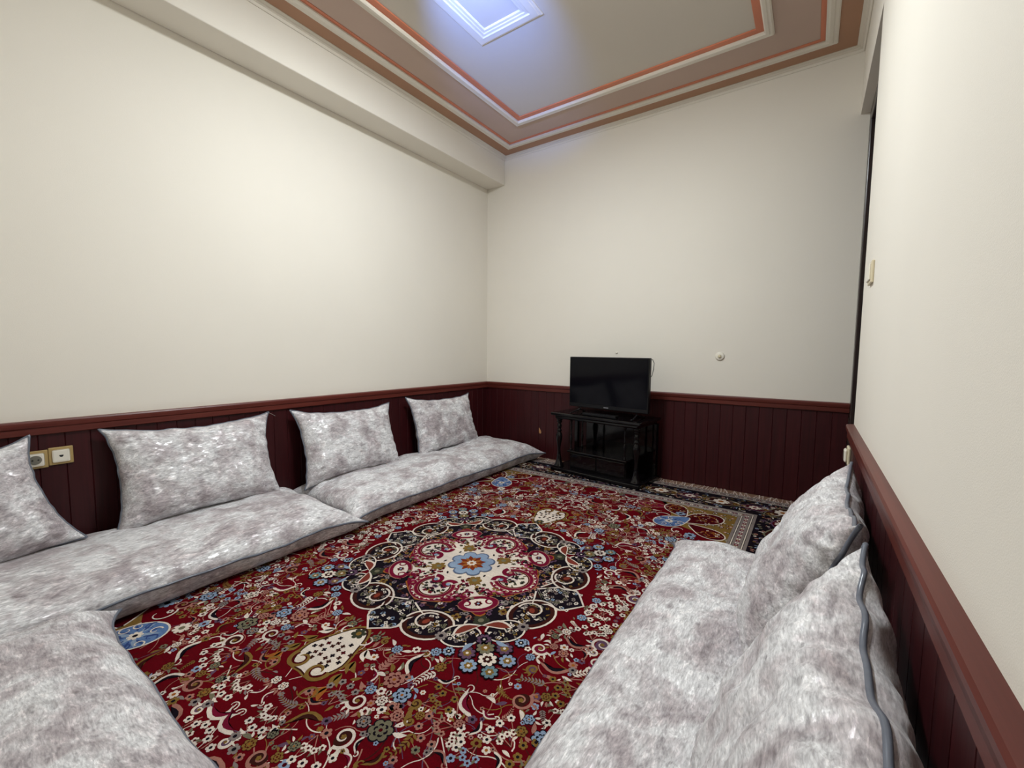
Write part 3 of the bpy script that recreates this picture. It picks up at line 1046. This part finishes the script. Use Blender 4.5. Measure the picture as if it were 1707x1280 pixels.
def free(x, y, r):
    if x + r * 0.4 > FX or y + r * 0.4 > FY:
        return False
    if ((FX - x) / 0.56) ** 1.3 + ((FY - y) / 0.68) ** 1.3 < 1.0:
        return False
    for a, b, q in BIG:
        if math.hypot(x - a, y - b) < q + r * 0.7:
            return False
    for a, b, q in placed:
        if (x - a) ** 2 + (y - b) ** 2 < ((q + r) * 0.80) ** 2:
            return False
    return True


def rosette(x, y, r):
    c, o = rng.choice(((GLD, BRN), (OLV, NVY), (CRM, BRN), (GRY, NVY), (CRM, ROSE), (PBL, NVY), (GLD, DRED), (PNK, DRED)))
    n = rng.choice((6, 7, 8))
    D.flower(x, y, r * 1.0, n, o, None, 5, deep=0.2)
    D.flower(x, y, r * 0.88, n, c, None, 6, deep=0.28)
    D.flower(x, y, r * 0.55, n, o, None, 7, 0.3, deep=0.3)
    D.flower(x, y, r * 0.42, 6, c, rng.choice((ORG, DRED, NVY)), 8)
    a0 = rng.random() * 6
    for q in range(3):
        D.leaf(x + r * 0.9 * math.cos(a0 + q * 0.6), y + r * 0.9 * math.sin(a0 + q * 0.6), r * 1.1, r * 0.4, a0 + q * 0.6 + rng.uniform(-0.3, 0.3), rng.choice((CRM, GLD, OLV, PNK)), 5, 0.1)


def sprig(x, y, r):
    a = rng.random() * 2 * PI
    c = rng.choice((CRM, PNK, GLD, GRY, CRM, GLD))
    bend = rng.uniform(-1.2, 1.2)
    pts = []
    px, py = x - r * math.cos(a), y - r * math.sin(a)
    for q in range(9):
        pts.append((px, py))
        aa = a + bend * (q / 8 - 0.5)
        px += 2 * r / 8 * math.cos(aa)
        py += 2 * r / 8 * math.sin(aa)
    D.strip(pts, 0.0035, 0.002, rng.choice((PNK, BRN, GLD)), 5)
    for q in range(1, 8):
        aa = a + bend * (q / 8 - 0.5)
        for sg in (-1, 1):
            ln = r * 0.52 * (1 - 0.07 * q)
            D.leaf(pts[q][0], pts[q][1], ln, ln * 0.36, aa + sg * 0.85, c, 6)
    D.leaf(pts[8][0], pts[8][1], r * 0.4, r * 0.14, a + bend * 0.5, c, 6)


def sickle(x, y, r):
    a = rng.random() * 2 * PI
    sg = rng.choice((-1, 1))
    c, o = rng.choice(((CRM, NVY), (CRM, NVY), (CRM, ROSE), (PNK, NVY), (GLD, BRN)))
    D.leaf(x - r * math.cos(a), y - r * math.sin(a), 2 * r, r * 0.46, a, c, 5, 0.22 * sg)
    D.leaf(x - r * 0.72 * math.cos(a) + 0.0 * r, y - r * 0.72 * math.sin(a), 1.45 * r, r * 0.25, a + 0.02, o, 6, 0.26 * sg)
    tx, ty = x + r * math.cos(a), y + r * math.sin(a)
    D.curl(tx, ty, r * 0.32, r * 0.12, a + PI, a + PI + sg * 4, 0.005, 0.002, c, 6, 10)
    D.flower(x - r * 1.05 * math.cos(a), y - r * 1.05 * math.sin(a), r * 0.26, 5, rng.choice((GRY, GLD, PUR, PNK)), NVY, 7)


def spray(x, y, r):
    """branching stems with little five-petalled flowers"""
    a = rng.random() * 2 * PI
    c = rng.choice((CRM, CRM, GRY, PNK, GLD, CRM, CRM, PBL))
    x0, y0 = x - r * math.cos(a), y - r * math.sin(a)
    for q in range(4):
        aa = a + (q - 1.5) * 0.42
        ln = r * rng.uniform(1.2, 1.8)
        mx, my = x0 + ln * 0.5 * math.cos(aa + 0.15), y0 + ln * 0.5 * math.sin(aa + 0.15)
        ex, ey = x0 + ln * math.cos(aa), y0 + ln * math.sin(aa)
        D.strip([(x0, y0), (mx, my), (ex, ey)], 0.003, 0.002, PNK if q % 2 else BRN, 5)
        D.flower(ex, ey, 0.0135, 5, c, NVY, 6, rng.random())
        D.flower(mx, my, 0.011, 5, c, DRED, 6, rng.random())
        D.leaf(mx, my, 0.022, 0.008, aa + 0.9, OLV, 6)


def scroll(x, y, r):
    a = rng.random() * 6.3
    sg = rng.choice((-1, 1))
    c = rng.choice((CRM, PNK, CRM, GLD))
    D.ell(x, y, r * 0.72, r * 0.5, a, rng.choice((DRED, BRN, ROSE, PUR)), 5, 16)
    D.curl(x, y, r * 0.85, r * 0.16, a, a + sg * 8.2, 0.011, 0.004, c, 6, 26)
    D.flower(x, y, r * 0.2, 5, GLD, None, 7)
    for q in range(3):
        D.leaf(x + r * 0.85 * math.cos(a + q * 0.5 * sg), y + r * 0.85 * math.sin(a + q * 0.5 * sg), r * 0.6, r * 0.22, a + q * 0.5 * sg + 0.5 * sg, c, 6)


for kind, r0, r1, tries in ((rosette, 0.034, 0.042, 7), (scroll, 0.038, 0.046, 9), (sickle, 0.048, 0.064, 22), (spray, 0.048, 0.062, 26), (sprig, 0.045, 0.060, 24),
                            (rosette, 0.018, 0.025, 40), (sickle, 0.028, 0.038, 46), (sprig, 0.028, 0.038, 70), (spray, 0.030, 0.038, 60), (scroll, 0.020, 0.028, 26)):
    n = 0
    for _ in range(tries * 40):
        if n >= tries:
            break
        r = rng.uniform(r0, r1)
        x, y = rng.uniform(0.02, FX), rng.uniform(0.02, FY)
        if free(x, y, r):
            kind(x, y, r)
            placed.append((x, y, r))
            n += 1
for _ in range(240):                                             # thin wandering vines under the flowers
    x, y = rng.uniform(0.02, FX - 0.04), rng.uniform(0.02, FY - 0.04)
    a, bend = rng.random() * 6.3, rng.uniform(-0.45, 0.45)
    pts = []
    for q in range(12):
        if not (0.01 < x < FX - 0.01 and 0.01 < y < FY - 0.01) or math.hypot(x, y) < 0.64 or ((FX - x) / 0.56) ** 1.3 + ((FY - y) / 0.68) ** 1.3 < 1.0:
            break
        pts.append((x, y))
        x, y = x + 0.014 * math.cos(a), y + 0.014 * math.sin(a)
        a += bend * (1 if q < 6 else -0.8)
    if len(pts) > 4:
        D.strip(pts, 0.0042, 0.002, rng.choice((PNK, BRN, GLD, CRM, PUR, PNK)), 4.4)
for r in (0.018, 0.014, 0.0105, 0.008):
    for _ in range(4000):
        x, y = rng.uniform(0.005, FX), rng.uniform(0.005, FY)
        if free(x, y, r):
            c = rng.choice((CRM, CRM, CRM, PNK, GLD, PUR, OLV, PNK, GRY, PBL))
            if rng.random() < 0.5:
                D.flower(x, y, r * 0.95, rng.choice((5, 6)), c, rng.choice((NVY, DRED, ORG)), 5, rng.random() * 6)
            else:
                a = rng.random() * 6.3
                D.leaf(x - r * math.cos(a), y - r * math.sin(a), r * 2.2, r * 0.8, a, c, 5, rng.uniform(-0.2, 0.2))
            placed.append((x, y, r))
# cream palmette with two scrolled lobes on the long axis
P = Drawing.poly
body = []
for q in range(40):
    t = 2 * PI * q / 40
    rr = 1 + 0.5 * max(0, -math.sin(t)) ** 4 - 0.16 * max(0, math.sin(t)) ** 12
    body.append((0.095 * rr * math.cos(t) * (1 - 0.25 * max(0, -math.sin(t))), 0.80 + 0.108 * rr * math.sin(t)))
D.poly([(x * 1.16, 0.80 + (y - 0.80) * 1.13) for x, y in body], GLD, 6, fan=True)
D.poly([(x * 1.06, 0.80 + (y - 0.80) * 1.06) for x, y in body], BRN, 7)
D.poly(body, CRM, 8)
pal = []
for _ in range(160):
    a, d = rng.random() * 2 * PI, 0.080 * math.sqrt(rng.random())
    x, y = d * math.cos(a), 0.775 + d * math.sin(a)
    if x > 0.014 and all((x - p) ** 2 + (y - q) ** 2 > 0.021 ** 2 for p, q in pal):
        pal.append((x, y))
        D.flower(x, y, 0.010, 4, rng.choice((NVY, BRN, DRED, NVY)), None, 9, rng.random(), 0.5)
D.curl(0.050, 0.862, 0.045, 0.012, -0.4, 6.0, 0.020, 0.010, GLD, 10, 20)
D.curl(0.050, 0.862, 0.034, 0.008, -0.4, 6.0, 0.008, 0.004, DRED, 11, 20)
D.ell(0.050, 0.862, 0.014, 0.012, 0, CRM, 12)
D.flower(0, 0.665, 0.030, 6, GRN, GLD, 9)
for sg in (0.75, 1.25):
    for q in range(4):
        D.leaf(0.10 + 0.014 * q, 0.70 + 0.06 * q, 0.062, 0.022, sg + 0.25 * q - 0.4, (CRM, GLD, GLD, ORG)[q], 6, 0.15)
D.curl(0.055, 0.665, 0.045, 0.012, PI, -1.6, 0.010, 0.004, CRM, 7, 16)
D.curl(0.125, 0.93, 0.035, 0.01, 2.4, 7.5, 0.009, 0.004, GLD, 7, 14)
layer_root(D, 'flower_field')

# --- medallion
D = Drawing()
ring_pts = []


def polar(r, deg):
    a = math.radians(deg)
    return (r * math.cos(a), r * math.sin(a))


# dark ground inside the ring of lobes
D.poly([polar(0.50, q * 5) for q in range(72)], NVY, 7, mirror=False)


def blob(cx, cy, rx, ry, a, col, out, L, w=0.009, n=24):
    pts = []
    for q in range(n):
        t = 2 * PI * q / n
        px, py = rx * math.cos(t), ry * math.sin(t)
        pts.append((cx + px * math.cos(a) - py * math.sin(a), cy + px * math.sin(a) + py * math.cos(a)))
    D.outlined(pts, col, out, w, L)


def dots(cx, cy, rx, ry, a, n, L, cols=(CRM, CRM, GRY, GLD, OLV), size=0.0095):
    for _ in range(n):
        t, d = rng.random() * 2 * PI, math.sqrt(rng.random()) * 0.80
        px, py = rx * d * math.cos(t), ry * d * math.sin(t)
        x, y = cx + px * math.cos(a) - py * math.sin(a), cy + px * math.sin(a) + py * math.cos(a)
        c = rng.choice(cols)
        if rng.random() < 0.6:
            D.flower(x, y, size * rng.uniform(0.8, 1.1), 4, c, NVY, L, rng.random() * 3, 0.4)
        else:
            D.leaf(x, y, size * 2.2, size * 0.8, rng.random() * 6, c, L)


for base_deg, flip in ((0, 1), (90, -1)):                         # mirrored about the diagonal
    ang = lambda d: base_deg + flip * d
    rad = lambda d: math.radians(ang(d))
    # pointed navy leaf on the axis
    lf = [polar(0.395, ang(0)), polar(0.47, ang(8)), polar(0.535, ang(11)), polar(0.575, ang(7)), polar(0.625, ang(0)), polar(0.575, ang(-7)), polar(0.535, ang(-11)), polar(0.47, ang(-8))]
    D.outlined(lf, NVY, CRM, 0.009, 8)
    for q in range(26):
        x, y = polar(rng.uniform(0.43, 0.59), ang(rng.uniform(-7, 7)))
        D.flower(x, y, 0.009, 4, rng.choice((CRM, GRY, PBL, OLV)), NVY, 10, rng.random(), 0.4)
    # scroll lobe
    cx, cy = polar(0.503, ang(20))
    blob(cx, cy, 0.108, 0.088, rad(20) + HP, BRN, CRM, 11)
    D.ell(cx, cy, 0.085, 0.066, rad(20) + HP, NVY, 13, 20)
    ca = rad(20)
    dots(cx, cy, 0.096, 0.076, ca + HP, 44, 14)
    x2, y2 = polar(0.488, ang(18.5))
    D.curl(x2, y2, 0.060, 0.020, ca + flip * 2.6, ca + flip * 8.0, 0.009, 0.007, CRM, 16, 22)
    D.ell(x2, y2, 0.034, 0.026, ca + 0.6, BRN, 15, 14)
    D.ell(x2, y2, 0.018, 0.012, ca + 0.6, lin(120, 52, 38), 16, 10)
    # cream sweep from the leaf to the scroll
    D.strip([polar(0.400, ang(3)), polar(0.425, ang(9)), polar(0.455, ang(15)), polar(0.50, ang(9)), polar(0.565, ang(8.5))], 0.008, 0.008, CRM, 12)
    # paisley lobe next to the diagonal
    cx, cy = polar(0.553, ang(36.0))
    blob(cx, cy, 0.078, 0.062, rad(36) + HP, NVY, CRM, 17, 0.007)
    dots(cx, cy, 0.078, 0.062, rad(36) + HP, 34, 19)
    x3, y3 = polar(0.522, ang(38.5))
    D.leaf(x3 + 0.062 * math.cos(rad(38) - flip * 1.15), y3 + 0.062 * math.sin(rad(38) - flip * 1.15), 0.125, 0.052, rad(38) - flip * 1.15 + PI, CRM, 20, 0.12 * flip)
    D.leaf(x3 + 0.052 * math.cos(rad(38) - flip * 1.15), y3 + 0.052 * math.sin(rad(38) - flip * 1.15), 0.105, 0.034, rad(38) - flip * 1.15 + PI, lin(112, 50, 40), 21, 0.12 * flip)
    x4, y4 = polar(0.560, ang(28.5))
    D.flower(x4, y4, 0.026, 8, GRY, NVY, 22)
    # dark ring with small florets
    for q in range(64):
        x, y = polar(rng.uniform(0.345, 0.46), ang(rng.uniform(0, 45)))
        c = rng.choice((OLV, GLD, PUR, GRY, CRM, PNK, BRN))
        if rng.random() < 0.55:
            D.flower(x, y, rng.uniform(0.010, 0.015), 5, c, NVY, 9, rng.random())
        else:
            D.leaf(x, y, 0.030, 0.010, rng.random() * 6, c, 9)
# diagonal cusp: olive floret, then the bunch of flowers outside the ring
x, y = polar(0.465, 45)
D.flower(x, y, 0.036, 5, GRN, OLV, 10)
x, y = polar(0.44, 33)
for dg in (32, 58):
    x, y = polar(0.435, dg)
    D.flower(x, y, 0.022, 4, GLD, BRN, 10, 0.4, 0.5)
for r, dg, s, c, o in ((0.585, 45, 0.034, PUR, NVY), (0.630, 45, 0.040, OLV, GLD), (0.650, 39, 0.036, PUR, GLD), (0.650, 51, 0.036, PUR, GLD), (0.640, 33, 0.026, PBL, NVY),
                       (0.640, 57, 0.026, PBL, NVY), (0.690, 45, 0.040, CRM, BRN), (0.712, 39.5, 0.036, PBL, GLD), (0.712, 50.5, 0.036, PBL, GLD), (0.750, 45, 0.034, lin(96, 120, 128), GLD)):
    x, y = polar(r, dg)
    D.flower(x, y, s, 8, NVY, None, 22, 0.2, 0.25)
    D.flower(x, y, s * 0.86, 8, c, None, 23, 0.2, 0.3)
    D.flower(x, y, s * 0.46, 6, o, CRM, 24, 0.1, 0.3)
for dg in (41, 49):
    x, y = polar(0.60, dg)
    D.leaf(x, y, 0.06, 0.02, math.radians(45 + (dg - 45) * 12), PBL, 24, 0.1)
# cream rosette with magenta C-scrolls
ros = []
for q in range(144):
    dg = q * 2.5
    big = 0.372 - 0.055 * abs(math.sin(math.radians(2 * dg))) ** 1.0
    sml = 0.425 - 0.25 * min(1, abs(((dg % 90) - 45)) / 14) ** 2 if abs((dg % 90) - 45) < 14 else 0
    ros.append(polar(max(big if abs((dg % 90) - 45) > 19 else 0.30, sml), dg))
D.poly([(x * 1.035, y * 1.035) for x, y in ros], ORG, 10, mirror=False)
D.poly([(x * 1.015, y * 1.015) for x, y in ros], ROSE, 11, mirror=False)
D.poly([(x * 0.95, y * 0.95) for x, y in ros], lin(168, 92, 116), 12, mirror=False)
D.poly([(x * 0.90, y * 0.90) for x, y in ros], CRM, 13, mirror=False)
for base_deg, flip in ((0, 1), (90, -1)):
    ang = lambda d: base_deg + flip * d
    rad = lambda d: math.radians(ang(d))
    cx, cy = polar(0.262, ang(0))
    A0 = rad(0)
    for w_, c_, L_ in ((0.042, PNK, 14), (0.036, ROSE, 15), (0.006, PNK, 16)):
        D.curl(cx, cy, 0.096, 0.096, A0 - 2.35, A0 + 2.35, w_, w_, c_, L_, 26)
    D.curl(cx, cy, 0.072, 0.072, A0 - 2.5, A0 + 2.5, 0.006, 0.006, DRED, 17, 24)
    dots(cx, cy, 0.070, 0.064, A0 + HP, 20, 17, (OLV, GLD, PUR, NVY, GRN, ROSE), 0.011)
    for sg in (-1, 1):                                            # ends curling inwards
        ex, ey = cx + 0.062 * math.cos(A0 + sg * 2.45), cy + 0.062 * math.sin(A0 + sg * 2.45)
        D.curl(ex, ey, 0.036, 0.010, A0 + sg * 2.45, A0 + sg * (2.45 + 5.2), 0.026, 0.010, ROSE, 18, 18)
        D.ell(ex, ey, 0.011, 0.011, 0, PBL if sg > 0 else PNK, 19, 8)
        ex, ey = cx + 0.112 * math.cos(A0 + sg * 1.25), cy + 0.112 * math.sin(A0 + sg * 1.25)
        D.flower(ex, ey, 0.020, 5, ROSE, PNK, 18)
    for q in range(11):
        t_ = A0 - 2.2 + q * 0.44
        D.leaf(cx + 0.096 * math.cos(t_), cy + 0.096 * math.sin(t_), 0.020, 0.008, t_ + 1.0, CRM, 18)
# small diagonal lobes
cx, cy = polar(0.352, 45)
blob(cx, cy, 0.088, 0.056, math.radians(135), ROSE, PNK, 14, 0.005, 24)
D.ell(cx, cy, 0.062, 0.036, math.radians(135), CRM, 16, 18)
for sg in (-1, 1):
    x, y = polar(0.352, 45 + sg * 8.5)
    D.curl(x, y, 0.030, 0.008, math.radians(45) + sg * 1.5, math.radians(45) + sg * 7.0, 0.012, 0.006, ROSE, 17, 16)
    x, y = polar(0.285, 45 + sg * 9)
    D.curl(x, y, 0.032, 0.010, math.radians(225) + sg * 1.2, math.radians(225) - sg * 4.6, 0.011, 0.006, ROSE, 17, 16)
D.flower(cx, cy, 0.018, 6, DRED, PBL, 18)
for _ in range(64):
    x, y = polar(rng.uniform(0.135, 0.33), rng.uniform(24, 66))
    D.flower(x, y, 0.010, 4, rng.choice((OLV, ROSE, DRED, GLD, NVY)), None, 15, rng.random(), 0.45)
for dg in (45,):
    x, y = polar(0.165, dg)
    D.flower(x, y, 0.036, 6, GLD, OLV, 20)
    for q in (-1, 0, 1):
        D.leaf(x, y, 0.050, 0.018, math.radians(dg + q * 32), GLD, 19)
for dg in (20, 70):
    x, y = polar(0.135, dg)
    D.leaf(x, y, 0.024, 0.010, math.radians(dg + 60), NVY, 19)
# blue heart
D.flower(0, 0, 0.122, 8, lin(84, 96, 120), None, 21, PI / 8, 0.22, mirror=False)
D.flower(0, 0, 0.113, 8, PBL, None, 22, PI / 8, 0.24, mirror=False)
D.flower(0, 0, 0.082, 8, lin(120, 146, 172), None, 23, PI / 8, 0.24, mirror=False)
for q in range(8):
    a = q * PI / 4
    D.leaf(0.014 * math.cos(a), 0.014 * math.sin(a), 0.062, 0.030, a, lin(110, 44, 24), 24, mirror=False)
    D.leaf(0.014 * math.cos(a + 0.39), 0.014 * math.sin(a + 0.39), 0.048, 0.018, a + 0.39, ORG, 25, mirror=False)
D.flower(0, 0, 0.026, 8, CRM, ORG, 26, mirror=False)
layer_root(D, 'medallion')

# --- woven end strip and knotted fringe at both ends
for sg in (-1, 1):
    D = Drawing()
    D.poly([(-HX, sg * HY), (HX, sg * HY), (HX, sg * (HY + 0.022)), (-HX, sg * (HY + 0.022))], lin(150, 96, 92), 0, mirror=False, fan=False)
    x = -HX + 0.01
    while x < HX - 0.01:
        lim = 0.104 if sg > 0 else 0.085
        lean_ = rng.uniform(-0.035, 0.035)
        ln = lim * rng.uniform(0.72, 1.0)
        w0 = rng.uniform(0.006, 0.010)
        pts = [(x, sg * (HY + 0.018)), (x + lean_ * 0.2, sg * (HY + 0.018 + ln * 0.35)), (x + lean_ * 0.7, sg * (HY + 0.018 + ln * 0.7)), (x + lean_, sg * (HY + 0.018 + ln))]
        for sft, ww in ((0.0, 1.0), (rng.uniform(-0.006, 0.006), 0.6)):
            D.strip([(a + sft * i / 3, b) for i, (a, b) in enumerate(pts)], w0 * ww, w0 * ww * 0.5, rng.choice((lin(206, 188, 176), lin(186, 164, 152), lin(222, 208, 196))), 2 + rng.random(), mirror=False)
        D.ell(x, sg * (HY + 0.024), 0.006, 0.006, 0, lin(214, 198, 186), 4, 8, mirror=False)
        x += rng.uniform(0.014, 0.026)
    o = D.build('fringe', M['pile'], rug)
    o.location = (0, 0, 0.004)
    o['kind'] = 'stuff'
    o['label'] = 'pale knotted fringe'
